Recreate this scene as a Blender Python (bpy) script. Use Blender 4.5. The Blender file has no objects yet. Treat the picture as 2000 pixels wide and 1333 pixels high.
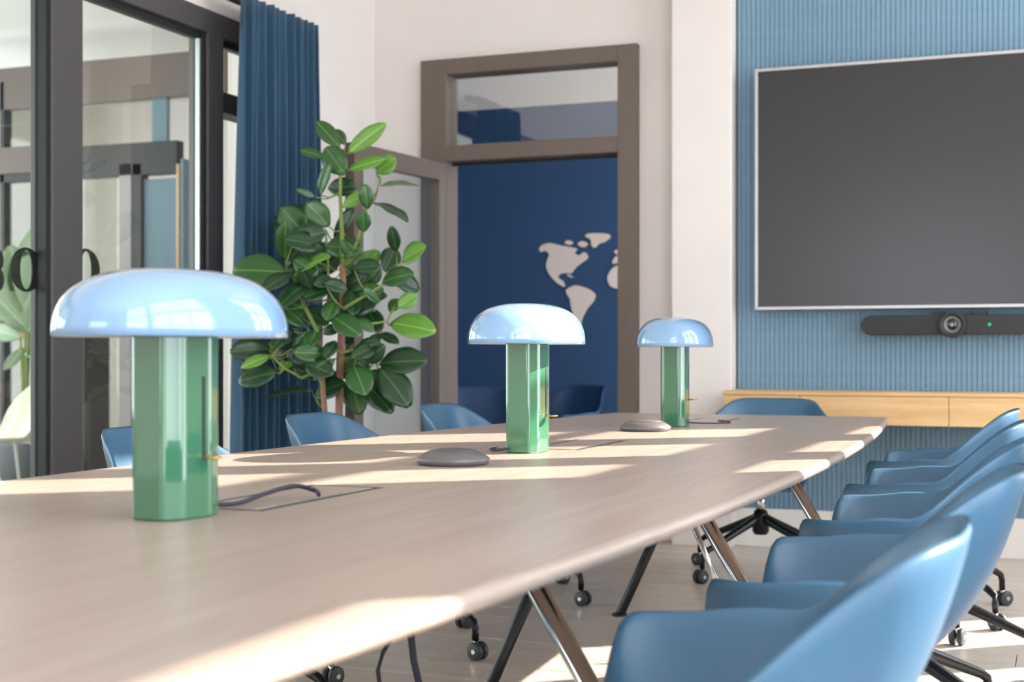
import bpy, bmesh, math, random
from mathutils import Vector, Matrix
random.seed(7)
sc = bpy.context.scene
C = sc.collection
PI = math.pi

# ------------------------------------------------------------------ camera
CAMZ = 1.004
YAW = math.radians(21.5)
FPX = 2778.0
HOR = 693.0
ca, sa = math.cos(YAW), math.sin(YAW)
cd = bpy.data.cameras.new('camera')
cam = bpy.data.objects.new('camera', cd)
C.objects.link(cam)
cd.sensor_width = 36.0
cd.lens = 36.0 * FPX / 2000.0
cam.location = (0, 0, CAMZ)
cam.rotation_euler = (PI / 2, 0, YAW)
cd.shift_y = (HOR - 666.5) / 2000.0
cd.clip_start = 0.05
cd.dof.use_dof = True
cd.dof.focus_distance = 3.85
cd.dof.aperture_fstop = 4.0
sc.camera = cam

# ------------------------------------------------------------------ world, sun, exposure
w = bpy.data.worlds.new('world'); sc.world = w
w.use_nodes = True
bg = w.node_tree.nodes['Background']
bg.inputs[0].default_value = (0.86, 0.93, 1.0, 1)
bg.inputs[1].default_value = 5.0
SUN_AZ = math.radians(40.0)      # towards the sun, from +x to +y
SUN_EL = math.radians(30.0)
sd = bpy.data.lights.new('sun', 'SUN')
sd.energy = 15.0
sd.angle = math.radians(0.55)
sd.color = (1.0, 0.90, 0.77)
so = bpy.data.objects.new('sun', sd); C.objects.link(so)
sv = Vector((math.cos(SUN_AZ) * math.cos(SUN_EL), math.sin(SUN_AZ) * math.cos(SUN_EL), math.sin(SUN_EL)))
so.rotation_euler = sv.to_track_quat('Z', 'Y').to_euler()
so.location = (6, 6, 6)
vs = sc.view_settings
vs.view_transform = 'Standard'; vs.look = 'None'; vs.gamma = 1.0
vs.use_curve_mapping = False
vs.exposure = 0.42


def at(px, py, Z):
    """pixel of the photograph at camera depth Z -> world"""
    X = (px - 1000.0) / FPX * Z
    return Vector((X * ca - Z * sa, X * sa + Z * ca, CAMZ - (py - HOR) / FPX * Z))


def at_y(px, py, y):
    t = (px - 1000.0) / FPX
    return at(px, py, y / (t * sa + ca))


def at_x(px, py, x):
    t = (px - 1000.0) / FPX
    return at(px, py, x / (t * ca - sa))


# ------------------------------------------------------------------ materials
def lin(c):
    return tuple(((v / 255.0) / 12.92 if v / 255.0 <= 0.04045 else ((v / 255.0 + 0.055) / 1.055) ** 2.4) for v in c) + (1.0,)


def mat(name, rgb, rough=0.5, metal=0.0, coat=0.0, noise=0.0, nscale=8.0, bump=0.0, bscale=200.0, sheen=0.0, spec=0.5):
    m = bpy.data.materials.new(name); m.use_nodes = True
    nt = m.node_tree; b = nt.nodes['Principled BSDF']
    b.inputs['Base Color'].default_value = lin(rgb)
    b.inputs['Roughness'].default_value = rough
    b.inputs['Metallic'].default_value = metal
    b.inputs['Coat Weight'].default_value = coat
    b.inputs['Coat Roughness'].default_value = 0.03
    b.inputs['Sheen Weight'].default_value = sheen
    b.inputs['Specular IOR Level'].default_value = spec
    if noise or bump:
        tc = nt.nodes.new('ShaderNodeTexCoord')
    if noise:
        n = nt.nodes.new('ShaderNodeTexNoise'); n.inputs['Scale'].default_value = nscale; n.inputs['Detail'].default_value = 4
        nt.links.new(tc.outputs['Object'], n.inputs['Vector'])
        r = nt.nodes.new('ShaderNodeMapRange')
        r.inputs[1].default_value = 0.3; r.inputs[2].default_value = 0.7
        r.inputs[3].default_value = 1 - noise; r.inputs[4].default_value = 1 + noise
        nt.links.new(n.outputs['Fac'], r.inputs[0])
        mx = nt.nodes.new('ShaderNodeVectorMath'); mx.operation = 'SCALE'
        mx.inputs[0].default_value = lin(rgb)[:3]
        nt.links.new(r.outputs[0], mx.inputs['Scale'])
        nt.links.new(mx.outputs[0], b.inputs['Base Color'])
    if bump:
        n2 = nt.nodes.new('ShaderNodeTexNoise'); n2.inputs['Scale'].default_value = bscale; n2.inputs['Detail'].default_value = 2
        nt.links.new(tc.outputs['Object'], n2.inputs['Vector'])
        bp = nt.nodes.new('ShaderNodeBump'); bp.inputs['Strength'].default_value = bump; bp.inputs['Distance'].default_value = 0.002
        nt.links.new(n2.outputs['Fac'], bp.inputs['Height'])
        nt.links.new(bp.outputs[0], b.inputs['Normal'])
    return m


def wood(name, c1, c2, rough=0.4, scale=(14, 0.8, 14), coords='Object', spec=0.5):
    m = bpy.data.materials.new(name); m.use_nodes = True
    nt = m.node_tree; b = nt.nodes['Principled BSDF']
    tc = nt.nodes.new('ShaderNodeTexCoord'); mp = nt.nodes.new('ShaderNodeMapping')
    mp.inputs['Scale'].default_value = scale
    nt.links.new(tc.outputs[coords], mp.inputs['Vector'])
    n = nt.nodes.new('ShaderNodeTexNoise'); n.inputs['Scale'].default_value = 2.0
    n.inputs['Detail'].default_value = 8; n.inputs['Roughness'].default_value = 0.65; n.inputs['Distortion'].default_value = 0.6
    nt.links.new(mp.outputs[0], n.inputs['Vector'])
    n2 = nt.nodes.new('ShaderNodeTexNoise'); n2.inputs['Scale'].default_value = 14.0; n2.inputs['Detail'].default_value = 3
    nt.links.new(mp.outputs[0], n2.inputs['Vector'])
    ad = nt.nodes.new('ShaderNodeMath'); ad.operation = 'MULTIPLY_ADD'; ad.inputs[1].default_value = 0.35
    nt.links.new(n2.outputs['Fac'], ad.inputs[0]); nt.links.new(n.outputs['Fac'], ad.inputs[2])
    cr = nt.nodes.new('ShaderNodeValToRGB')
    cr.color_ramp.elements[0].position = 0.45; cr.color_ramp.elements[0].color = lin(c1)
    cr.color_ramp.elements[1].position = 0.85; cr.color_ramp.elements[1].color = lin(c2)
    nt.links.new(ad.outputs[0], cr.inputs[0]); nt.links.new(cr.outputs[0], b.inputs['Base Color'])
    b.inputs['Roughness'].default_value = rough
    b.inputs['Specular IOR Level'].default_value = spec
    return m


def glass_mat(name, tint=(0.93, 0.97, 0.95), refl=1.0):
    m = bpy.data.materials.new(name); m.use_nodes = True
    nt = m.node_tree; nt.nodes.clear()
    out = nt.nodes.new('ShaderNodeOutputMaterial')
    tr = nt.nodes.new('ShaderNodeBsdfTransparent'); tr.inputs[0].default_value = tint + (1,)
    gl = nt.nodes.new('ShaderNodeBsdfGlossy'); gl.inputs['Roughness'].default_value = 0.0
    fr = nt.nodes.new('ShaderNodeFresnel'); fr.inputs[0].default_value = 1.5
    ge = nt.nodes.new('ShaderNodeNewGeometry')
    inv = nt.nodes.new('ShaderNodeMath'); inv.operation = 'SUBTRACT'; inv.inputs[0].default_value = 1.0
    nt.links.new(ge.outputs['Backfacing'], inv.inputs[1])
    mu = nt.nodes.new('ShaderNodeMath'); mu.operation = 'MULTIPLY'
    nt.links.new(fr.outputs[0], mu.inputs[0]); nt.links.new(inv.outputs[0], mu.inputs[1])
    m2 = nt.nodes.new('ShaderNodeMath'); m2.operation = 'MULTIPLY'; m2.inputs[1].default_value = refl
    nt.links.new(mu.outputs[0], m2.inputs[0])
    mx = nt.nodes.new('ShaderNodeMixShader')
    nt.links.new(m2.outputs[0], mx.inputs[0]); nt.links.new(tr.outputs[0], mx.inputs[1]); nt.links.new(gl.outputs[0], mx.inputs[2])
    nt.links.new(mx.outputs[0], out.inputs[0])
    return m


M = {
    'wall': mat('white_plaster', (234, 226, 221), 0.85, noise=0.02, nscale=3),
    'white': mat('white_paint', (240, 238, 234), 0.7),
    'ceil': mat('ceiling_white', (240, 236, 230), 0.9),
    'taupe': mat('taupe_metal', (108, 95, 86), 0.45, noise=0.03),
    'grey_frame': mat('grey_window_metal', (78, 74, 75), 0.4),
    'dark_gap': mat('black_gasket', (26, 28, 28), 0.6),
    'glass': glass_mat('clear_glass', (0.95, 0.98, 0.95), 1.6),
    'door_glass': glass_mat('door_glass', (0.95, 0.98, 0.98), 1.6),
    'transom_glass': glass_mat('transom_glass', (0.88, 0.92, 0.92), 4.5),
    'curtain': mat('blue_curtain', (38, 76, 103), 0.85, sheen=0.3, bump=0.3, bscale=500),
    'navy': mat('navy_wall', (38, 72, 112), 0.75),
    'map': mat('map_beige', (214, 206, 200), 0.8),
    'felt': mat('blue_felt', (120, 152, 174), 0.9, noise=0.05, nscale=40, sheen=0.2),
    'screen': mat('screen_black', (28, 30, 34), 0.28, spec=0.7),
    'silver': mat('silver_bezel', (196, 192, 194), 0.35, metal=0.6),
    'bar': mat('black_plastic', (34, 36, 38), 0.55),
    'lens': mat('lens_glass', (12, 12, 14), 0.08, coat=1.0),
    'shade': mat('pale_blue_lacquer', (132, 170, 208), 0.10, coat=1.0),
    'shade_in': mat('shade_inside', (236, 232, 226), 0.5),
    'green': mat('green_lacquer', (62, 116, 86), 0.08, coat=1.0),
    'brass': mat('brass', (214, 172, 96), 0.25, metal=1.0),
    'cord': mat('dark_cord', (40, 42, 58), 0.6),
    'shell': mat('blue_shell', (60, 100, 130), 0.36, noise=0.02, nscale=60),
    'shell_navy': mat('navy_shell', (34, 66, 106), 0.45),
    'shell_mint': mat('mint_shell', (222, 226, 200), 0.45),
    'black_metal': mat('black_metal', (34, 37, 42), 0.32, metal=0.5),
    'chrome': mat('chrome', (205, 203, 200), 0.16, metal=1.0),
    'wheel': mat('wheel_grey', (58, 62, 66), 0.5),
    'puck': mat('puck_grey', (112, 108, 110), 0.42, metal=0.4),
    'puck_top': mat('puck_fabric', (84, 82, 86), 0.6, bump=0.4, bscale=900),
    'bark': mat('bark', (150, 112, 92), 0.8, noise=0.15, nscale=30),
    'twig': mat('green_twig', (124, 140, 72), 0.6),
    'soil': mat('soil', (52, 40, 32), 0.95),
    'pot': mat('pot_grey', (120, 124, 128), 0.6),
    'floor_base': mat('floor_joint', (150, 140, 130), 0.8),
    'alu': mat('brushed_aluminium', (186, 192, 190), 0.35, metal=0.9),
    'green_led': mat('green_led', (40, 170, 110), 0.4),
    'bluegrey': mat('blue_grey_panel', (110, 132, 144), 0.6),
    'darkframe': mat('dark_frame', (46, 46, 46), 0.5),
    'hallpost': mat('pale_grey_paint', (158, 152, 152), 0.6),
    'decal': mat('black_decal', (22, 24, 24), 0.5),
}
M['table'] = wood('pale_oak', (152, 134, 123), (172, 155, 144), 0.34, (16, 0.9, 16))
M['oak'] = wood('honey_oak', (206, 162, 108), (228, 190, 140), 0.5, (0.8, 14, 14))
M['plank'] = wood('floor_oak', (188, 174, 162), (214, 202, 190), 0.32, (0.7, 9, 9), 'Object')
M['shelfwood'] = wood('brown_wood', (150, 96, 52), (182, 124, 72), 0.5, (0.8, 12, 12))


def leaf_mat(name, c_top, c_vein):
    m = bpy.data.materials.new(name); m.use_nodes = True
    nt = m.node_tree; b = nt.nodes['Principled BSDF']
    tc = nt.nodes.new('ShaderNodeTexCoord'); sp = nt.nodes.new('ShaderNodeSeparateXYZ')
    nt.links.new(tc.outputs['Object'], sp.inputs[0])
    ab = nt.nodes.new('ShaderNodeMath'); ab.operation = 'ABSOLUTE'; nt.links.new(sp.outputs[0], ab.inputs[0])
    mr = nt.nodes.new('ShaderNodeMapRange'); mr.inputs[1].default_value = 0.008; mr.inputs[2].default_value = 0.02
    nt.links.new(ab.outputs[0], mr.inputs[0])
    mx = nt.nodes.new('ShaderNodeMix'); mx.data_type = 'RGBA'
    nt.links.new(mr.outputs[0], mx.inputs[0]); mx.inputs[6].default_value = lin(c_vein); mx.inputs[7].default_value = lin(c_top)
    nt.links.new(mx.outputs[2], b.inputs['Base Color'])
    b.inputs['Roughness'].default_value = 0.3
    b.inputs['Subsurface Weight'].default_value = 0.0
    b.inputs['Transmission Weight'].default_value = 0.0
    return m


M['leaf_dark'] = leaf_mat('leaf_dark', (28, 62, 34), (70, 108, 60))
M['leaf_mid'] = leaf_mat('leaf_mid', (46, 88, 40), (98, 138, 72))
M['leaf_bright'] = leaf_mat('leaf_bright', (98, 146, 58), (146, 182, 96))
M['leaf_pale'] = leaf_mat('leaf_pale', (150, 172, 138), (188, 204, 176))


# ------------------------------------------------------------------ mesh helpers
def obj(name, bm, m, parent=None, smooth=False, loc=None):
    me = bpy.data.meshes.new(name)
    bmesh.ops.recalc_face_normals(bm, faces=bm.faces)
    if smooth:
        for f in bm.faces: f.smooth = True
    bm.to_mesh(me); bm.free()
    if m is not None: me.materials.append(M[m] if isinstance(m, str) else m)
    o = bpy.data.objects.new(name, me); C.objects.link(o)
    if parent: o.parent = parent
    if loc: o.location = loc
    return o


def inst(name, me, parent=None, loc=(0, 0, 0), rot=None):
    o = bpy.data.objects.new(name, me); C.objects.link(o)
    o.parent = parent; o.location = loc
    if rot: o.rotation_euler = rot
    return o


def empty(name, loc=(0, 0, 0), rz=0):
    o = bpy.data.objects.new(name, None); C.objects.link(o)
    o.location = loc; o.rotation_euler = (0, 0, rz); o.empty_display_size = 0.1
    return o


def tag(o, label, cat, group=None):
    o['label'] = label; o['category'] = cat
    if group: o['group'] = group
    return o


def structure(o, label=None):
    o['kind'] = 'structure'
    if label: o['label'] = label
    return o


def box(bm, x0, x1, y0, y1, z0, z1, mi=0):
    v = [bm.verts.new(p) for p in ((x0, y0, z0), (x1, y0, z0), (x1, y1, z0), (x0, y1, z0), (x0, y0, z1), (x1, y0, z1), (x1, y1, z1), (x0, y1, z1))]
    for idx in ((0, 3, 2, 1), (4, 5, 6, 7), (0, 1, 5, 4), (1, 2, 6, 5), (2, 3, 7, 6), (3, 0, 4, 7)):
        f = bm.faces.new([v[i] for i in idx]); f.material_index = mi


def bxo(name, x0, x1, y0, y1, z0, z1, m, parent=None, bevel=0.0, seg=2):
    bm = bmesh.new(); box(bm, x0, x1, y0, y1, z0, z1)
    if bevel: bmesh.ops.bevel(bm, geom=bm.edges[:], offset=bevel, segments=seg, affect='EDGES', profile=0.5)
    return obj(name, bm, m, parent)


def tube(bm, pts, r, n=10, caps=True):
    pts = [Vector(p) for p in pts]
    rs = r if isinstance(r, (list, tuple)) else [r] * len(pts)
    rings = []
    up = Vector((0.13, 0.31, 0.94)).normalized()
    for i, p in enumerate(pts):
        d = (pts[min(i + 1, len(pts) - 1)] - pts[max(i - 1, 0)]).normalized()
        a = d.cross(up)
        if a.length < 1e-3: a = d.cross(Vector((1, 0, 0)))
        a.normalize(); b = d.cross(a).normalized()
        rings.append([bm.verts.new(p + rs[i] * (math.cos(2 * PI * k / n) * a + math.sin(2 * PI * k / n) * b)) for k in range(n)])
    for q, s in zip(rings, rings[1:]):
        for k in range(n):
            f = bm.faces.new((q[k], q[(k + 1) % n], s[(k + 1) % n], s[k])); f.smooth = True
    if caps:
        bm.faces.new(rings[0][::-1]); bm.faces.new(rings[-1])


def loft(bm, loops, cap_lo=True, cap_hi=True, smooth=True):
    rings = [[bm.verts.new(p) for p in L] for L in loops]
    n = len(rings[0])
    for q, s in zip(rings, rings[1:]):
        for k in range(n):
            f = bm.faces.new((q[k], q[(k + 1) % n], s[(k + 1) % n], s[k])); f.smooth = smooth
    if cap_lo: bm.faces.new(rings[0][::-1])
    if cap_hi: bm.faces.new(rings[-1])
    return rings


def lathe(bm, prof, n=32, sx=1.0, sy=1.0, c=(0, 0, 0), cap_lo=True, cap_hi=True):
    loops = [[(c[0] + r * sx * math.cos(2 * PI * k / n), c[1] + r * sy * math.sin(2 * PI * k / n), c[2] + z) for k in range(n)] for r, z in prof]
    return loft(bm, loops, cap_lo, cap_hi)


def baked(o):
    """replace an object's mesh by its evaluated (modifier-applied) mesh"""
    bpy.context.view_layer.update()
    dg = bpy.context.evaluated_depsgraph_get()
    me = bpy.data.meshes.new_from_object(o.evaluated_get(dg))
    o.modifiers.clear(); o.data = me
    return o


def smoothstep(a, b, x):
    t = max(0.0, min(1.0, (x - a) / (b - a))); return t * t * (3 - 2 * t)


def copy_tree(o, parent=None):
    c = o.copy(); C.objects.link(c); c.parent = parent
    for ch in o.children: copy_tree(ch, c)
    return c


# ------------------------------------------------------------------ room shell
XL, XR, YB, YF, ZC = -3.80, 1.10, 7.45, -3.2, 3.75
DX0, DX1, DZ1 = -3.48, -2.19, 2.69          # door frame outer
# floor with planks
fb = structure(bxo('floor', -10.5, 2.0, -4.0, 14.5, -0.12, -0.012, 'floor_base'))
bm = bmesh.new(); box(bm, -0.0, 1.797, 0.0, 0.197, -0.012, 0.0)
bmesh.ops.bevel(bm, geom=[e for e in bm.edges if e.verts[0].co.z > -0.001 and e.verts[1].co.z > -0.001], offset=0.0015, segments=1, affect='EDGES')
pl = obj('plank', bm, 'plank', fb)
first = True
row = 0
y = -0.55
while y < 7.3:
    x = XL + 0.03 - (0.0 if row % 3 == 0 else (0.6 if row % 3 == 1 else 1.2))
    while x < XR:
        if x + 1.8 > XL and x + 0.2 < XR:
            o = pl if first else inst('plank', pl.data, fb)
            o.location = (x, y, 0.0); first = False
        x += 1.8
    y += 0.2; row += 1

# back wall with door opening
bm = bmesh.new()
box(bm, -4.78, DX0, YB, YB + 0.15, 0, ZC)
box(bm, DX1, XR + 0.3, YB, YB + 0.15, 0, ZC)
box(bm, DX0, DX1, YB, YB + 0.15, DZ1, ZC)
structure(obj('wall_back', bm, 'wall'))
# left wall: solid end and lintel above the glazing
GY1 = 6.42; GZ1 = 2.63
bm = bmesh.new()
box(bm, XL - 0.16, XL, GY1, YB, 0, ZC)
box(bm, XL - 0.16, XL, YF, GY1, GZ1, ZC)
box(bm, XL - 0.16, XL, YF, 0.6, 0, GZ1)
structure(obj('wall_left', bm, 'wall'))
# column next to the blue panel
p0 = at_y(1312, 500, YB - 0.16).x; p1 = at_y(1428, 500, YB - 0.16).x
structure(bxo('wall_column', p0, p1, YB - 0.16, YB, 0, ZC, 'wall', bevel=0.004))
# ceiling with two beams
structure(bxo('ceiling', XL - 0.2, XR + 0.3, YF - 0.2, YB + 0.15, ZC, ZC + 0.12, 'ceil'))
for yb in (1.2, 4.6):
    structure(bxo('trim_1' if yb < 2 else 'trim_2', XL, XR, yb, yb + 0.3, ZC - 0.28, ZC, 'ceil', bevel=0.005))

# right wall with window openings; the deep piers shade the table in stripes
WT = 0.18                                   # wall thickness
bays = [(-1.00, 0.60), (0.90, 3.02)]       # near windows
cols = [(4.65, 5.19), (5.36, 6.04), (6.29, 6.99)]         # far window
rows = [(0.55, 2.186), (2.36, 2.765), (2.815, 3.55)]
bm = bmesh.new()
ops = bays + cols
box(bm, XR, XR + WT, YF, YB + 0.15, 0, rows[0][0])
box(bm, XR, XR + WT, YF, YB + 0.15, rows[-1][1], ZC)
ycur = YF
for (a, b) in ops:
    box(bm, XR, XR + WT, ycur, a, rows[0][0], rows[-1][1]); ycur = b
box(bm, XR, XR + WT, ycur, YB + 0.15, rows[0][0], rows[-1][1])
structure(obj('wall_right', bm, 'wall'))
for i, (a, b) in enumerate(ops):
    root = empty('window_%d' % (i + 2), (XR + WT * 0.5, (a + b) / 2, rows[0][0])); structure(root)
    for (r0, r1) in zip(rows, rows[1:]):
        bxo('transom', -0.03, 0.03, a - (a + b) / 2, b - (a + b) / 2, r0[1] - rows[0][0], r1[0] - rows[0][0], 'white', root)
    if i < 2:
        n = 3
        for k in range(1, n):
            yy = a + (b - a) * k / n - (a + b) / 2
            bxo('glazing_bar', -0.02, 0.02, yy - 0.02, yy + 0.02, 0, rows[-1][1] - rows[0][0], 'white', root)
# wall behind the camera, with a big window
bm = bmesh.new()
box(bm, XL - 0.16, XR + WT, YF - 0.15, YF, 0, 0.85)
box(bm, XL - 0.16, XR + WT, YF - 0.15, YF, 2.55, ZC)
box(bm, XL - 0.16, -2.8, YF - 0.15, YF, 0.85, 2.55)
box(bm, -0.2, XR + WT, YF - 0.15, YF, 0.85, 2.55)
structure(obj('wall_front', bm, 'wall'))
for i, (a, b) in enumerate(((-2.8, -0.2),)):
    root = structure(empty('window_%d' % (i + 9), ((a + b) / 2, YF - 0.08, 0.85)))
    for k in range(1, 5):
        xx = a + (b - a) * k / 5 - (a + b) / 2
        bxo('glazing_bar', xx - 0.03, xx + 0.03, -0.03, 0.03, 0, 1.7, 'grey_frame', root)
    for zz in (0.82,):
        bxo('transom', -(b - a) / 2, (b - a) / 2, -0.03, 0.03, zz, zz + 0.06, 'grey_frame', root)

# ------------------------------------------------------------------ feature wall: blue ribbed panel, white plinth
bx0 = at_y(1440, 500, YB - 0.06).x
wp = structure(empty('wall_back_panel', (bx0, YB - 0.05, 0.2)), 'blue ribbed felt panel behind the screen')
bxo('backing', 0, XR - bx0, 0.0, 0.05, 0.0, ZC - 0.2, 'felt', wp)
bm = bmesh.new(); box(bm, 0, 0.0215, -0.005, 0.0, 0, ZC - 0.2)
bmesh.ops.bevel(bm, geom=[e for e in bm.edges if abs(e.verts[0].co.z - e.verts[1].co.z) > 1 and e.verts[0].co.y < -0.004], offset=0.003, segments=2, affect='EDGES')
rib = obj('rib', bm, 'felt', wp)
nr = int((XR - bx0) / 0.0245)
for i in range(nr):
    o = rib if i == 0 else inst('rib', rib.data, wp)
    o.location = (i * 0.0245, 0, 0)
structure(bxo('baseboard_back', bx0 - 0.02, XR, YB - 0.07, YB, 0, 0.2, 'white', bevel=0.004))

# ------------------------------------------------------------------ door (frame, transom, open leaf)
door = structure(empty('door_1', ((DX0 + DX1) / 2, YB, 0)))
fy0, fy1 = -0.05, 0.11
cx = (DX0 + DX1) / 2
ox0, ox1, oz = -3.315 - cx, -2.30 - cx, 2.105     # clear opening
l0, l1 = DX0 - cx, DX1 - cx
bxo('frame_post', l0, ox0, fy0, fy1, 0, DZ1, 'taupe', door, 0.004)
bxo('frame_post', ox1, l1, fy0, fy1, 0, DZ1, 'taupe', door, 0.004)
bxo('frame_head', ox0, ox1, fy0, fy1, 2.60, DZ1, 'taupe', door, 0.004)
bxo('transom_bar', ox0, ox1, fy0, fy1, oz, 2.195, 'taupe', door, 0.004)
bxo('transom_pane', ox0, ox1, 0.02, 0.032, 2.195, 2.60, 'transom_glass', door)
bxo('seal', ox0, ox1, 0.03, 0.06, oz - 0.015, oz, 'dark_gap', door)
# leaf, hinged at the left jamb, swung into the room
lf = empty('door_leaf', (ox0 + 0.0, fy0 - 0.01, 0)); lf.parent = door
lf.rotation_euler = (0, 0, math.radians(-95.5))
LW, LH, LT = 0.94, 2.09, 0.06
bxo('stile', 0, 0.07, -LT, 0, 0.02, LH, 'taupe', lf, 0.003)
bxo('stile', LW - 0.085, LW, -LT, 0, 0.02, LH, 'taupe', lf, 0.003)
bxo('top_rail', 0.07, LW - 0.085, -LT, 0, LH - 0.1, LH, 'taupe', lf, 0.003)
bxo('bottom_rail', 0.07, LW - 0.085, -LT, 0, 0.02, 0.16, 'taupe', lf, 0.003)
bxo('pane', 0.07, LW - 0.085, -0.036, -0.024, 0.16, LH - 0.1, 'door_glass', lf)
bm = bmesh.new()
tube(bm, [(LW - 0.045, 0.0, 1.02), (LW - 0.045, 0.05, 1.02), (LW - 0.17, 0.05, 1.02)], 0.01, 8)
tube(bm, [(LW - 0.045, -LT, 1.02), (LW - 0.045, -LT - 0.05, 1.02), (LW - 0.17, -LT - 0.05, 1.02)], 0.01, 8)
obj('handle', bm, 'alu', lf)

# ------------------------------------------------------------------ room behind the door
NY = 10.0
structure(bxo('wall_navy', -4.78, 1.0, NY, NY + 0.12, 0, 2.87, 'navy'))
structure(bxo('wall_navy_upper', -4.78, 1.0, NY, NY + 0.12, 2.87, 3.6, 'wall'))
structure(bxo('ceiling_next_room', -4.78, 1.0, YB + 0.15, NY + 0.12, 3.6, 3.7, 'ceil'))
structure(bxo('wall_next_left', -4.78, -4.63, YB + 0.15, NY, 0, 3.6, 'navy'))
# world map lettered on the navy wall
def z4(p): return (780 + p[0] / 2.381, 60 + p[1] / 2.381)
def z5(p): return (780 + p[0] / 2.941, 560 + p[1] / 2.941)
NA = [(648, 1015), (665, 995), (700, 987), (745, 998), (800, 1008), (832, 1015), (812, 1036), (838, 1048), (856, 1030), (872, 1036), (880, 1058), (852, 1078), (822, 1100), (800, 1132), (776, 1126), (745, 1132), (736, 1150), (764, 1166), (772, 1196), (735, 1176), (706, 1146), (690, 1120), (682, 1090), (690, 1060), (700, 1042), (680, 1022), (656, 1032)]
GR = [(860, 955), (882, 942), (972, 944), (986, 960), (955, 985), (930, 990), (908, 1014), (890, 996), (894, 974)]
I1 = [(765, 987), (785, 973), (812, 985), (795, 1000)]
I2 = [(828, 990), (850, 977), (880, 990), (864, 1009), (838, 1004)]
I3 = [(775, 1130), (800, 1140), (812, 1150), (790, 1146)]
SA = [(958, 18), (985, 2), (1010, -8), (1050, 0), (1100, 20), (1130, 48), (1118, 85), (1080, 125), (1052, 178), (1040, 232), (1026, 222), (1008, 180), (986, 118), (982, 72), (960, 40)]
AF = [(965, 1150), (985, 1110), (1012, 1092), (1060, 1090), (1105, 1105), (1140, 1110), (1170, 1165), (1195, 1180), (1165, 1225), (1150, 1290), (1115, 1350), (1085, 1345), (1068, 1270), (1050, 1205), (1010, 1200), (980, 1190)]
EU = [(988, 1085), (1000, 1055), (1020, 1045), (995, 1030), (1010, 1018), (1035, 1022), (1060, 985), (1110, 960), (1190, 975), (1230, 1010), (1210, 1060), (1140, 1075), (1080, 1068), (1040, 1072), (1010, 1082)]
wm = tag(empty('world_map', at_y(1130, 700, NY - 0.006)), 'pale beige cut-out world map on the navy wall beyond the door', 'wall map')
for nm, pts, f in (('continent', NA, z4), ('island', GR, z4), ('island', I1, z4), ('island', I2, z4), ('island', I3, z4), ('continent', SA, z5), ('continent', AF, z4), ('continent', EU, z4)):
    pp = [at_y(*f(p), NY - 0.004) - wm.location for p in pts]
    bm = bmesh.new()
    # smooth outline a little
    sm = []
    for i in range(len(pp)):
        a, b = pp[i], pp[(i + 1) % len(pp)]
        sm += [a.lerp(b, 0.22), a.lerp(b, 0.78)]
    v0 = [bm.verts.new((p.x, 0.004, p.z)) for p in sm]
    v1 = [bm.verts.new((p.x, -0.004, p.z)) for p in sm]
    n = len(sm)
    bm.faces.new(v1); bm.faces.new(v0[::-1])
    for i in range(n): bm.faces.new((v0[i], v0[(i + 1) % n], v1[(i + 1) % n], v1[i]))
    obj(nm, bm, 'map', wm)

# ------------------------------------------------------------------ left glazed partition
gz = structure(empty('window_1', (XL, 3.5, 0)), 'glazed partition with dark metal posts')
def gl(name, x0, x1, y0, y1, z0, z1, m, bev=0.004): return bxo(name, x0, x1, y0 - 3.5, y1 - 3.5, z0, z1, m, gz, bev)
gl('frame_head', -0.14, 0.02, 0.6, GY1, 2.52, GZ1, 'grey_frame')
gl('sill', -0.14, 0.02, 0.6, GY1, 0.0, 0.10, 'grey_frame')
PO = [(0.6, 0.72), (1.9, 2.05), (3.2, 3.38), (4.60, 4.79), (5.70, 5.83), (6.33, 6.42)]
for k, (a, b) in enumerate(PO):
    gl('post', -0.09, 0.02, a, b, 0.10, 2.52, 'grey_frame')
    gl('gasket', -0.05, 0.005, a - 0.02, a, 0.10, 2.52, 'dark_gap', 0)
for (a, b) in zip(PO, PO[1:]):
    gl('pane', -0.045, -0.033, a[1], b[0] - 0.02, 0.10, 2.52, 'glass', 0)
    gl('glazing_bead', -0.032, -0.01, a[1], b[0] - 0.02, 2.49, 2.52, 'dark_gap', 0)
gl('edge_seal', -0.03, -0.005, 5.664, 5.68, 0.10, 2.49, 'alu', 0.003)
gl('transom', -0.12, 0.0, 5.83, 6.33, 2.17, 2.27, 'darkframe')
# decal figures on the glass
def decal(txt, px, py, size):
    cu = bpy.data.curves.new('digit', 'FONT'); cu.body = txt; cu.size = size; cu.extrude = 0.001; cu.align_x = 'CENTER'; cu.offset = 0.004
    o = bpy.data.objects.new('digit', cu); C.objects.link(o)
    p = at_x(px, py, XL - 0.048)
    o.rotation_euler = (PI / 2, 0, PI / 2); o.location = p
    bpy.context.view_layer.update()
    me = bpy.data.meshes.new_from_object(o.evaluated_get(bpy.context.evaluated_depsgraph_get()))
    bpy.data.objects.remove(o)
    me.materials.append(M['decal'])
    o = bpy.data.objects.new('digit', me); C.objects.link(o); o.parent = gz
    o.rotation_euler = (PI / 2, 0, PI / 2); o.location = p - gz.location
    return o
decal('3', -8, 569, 0.235)
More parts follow.
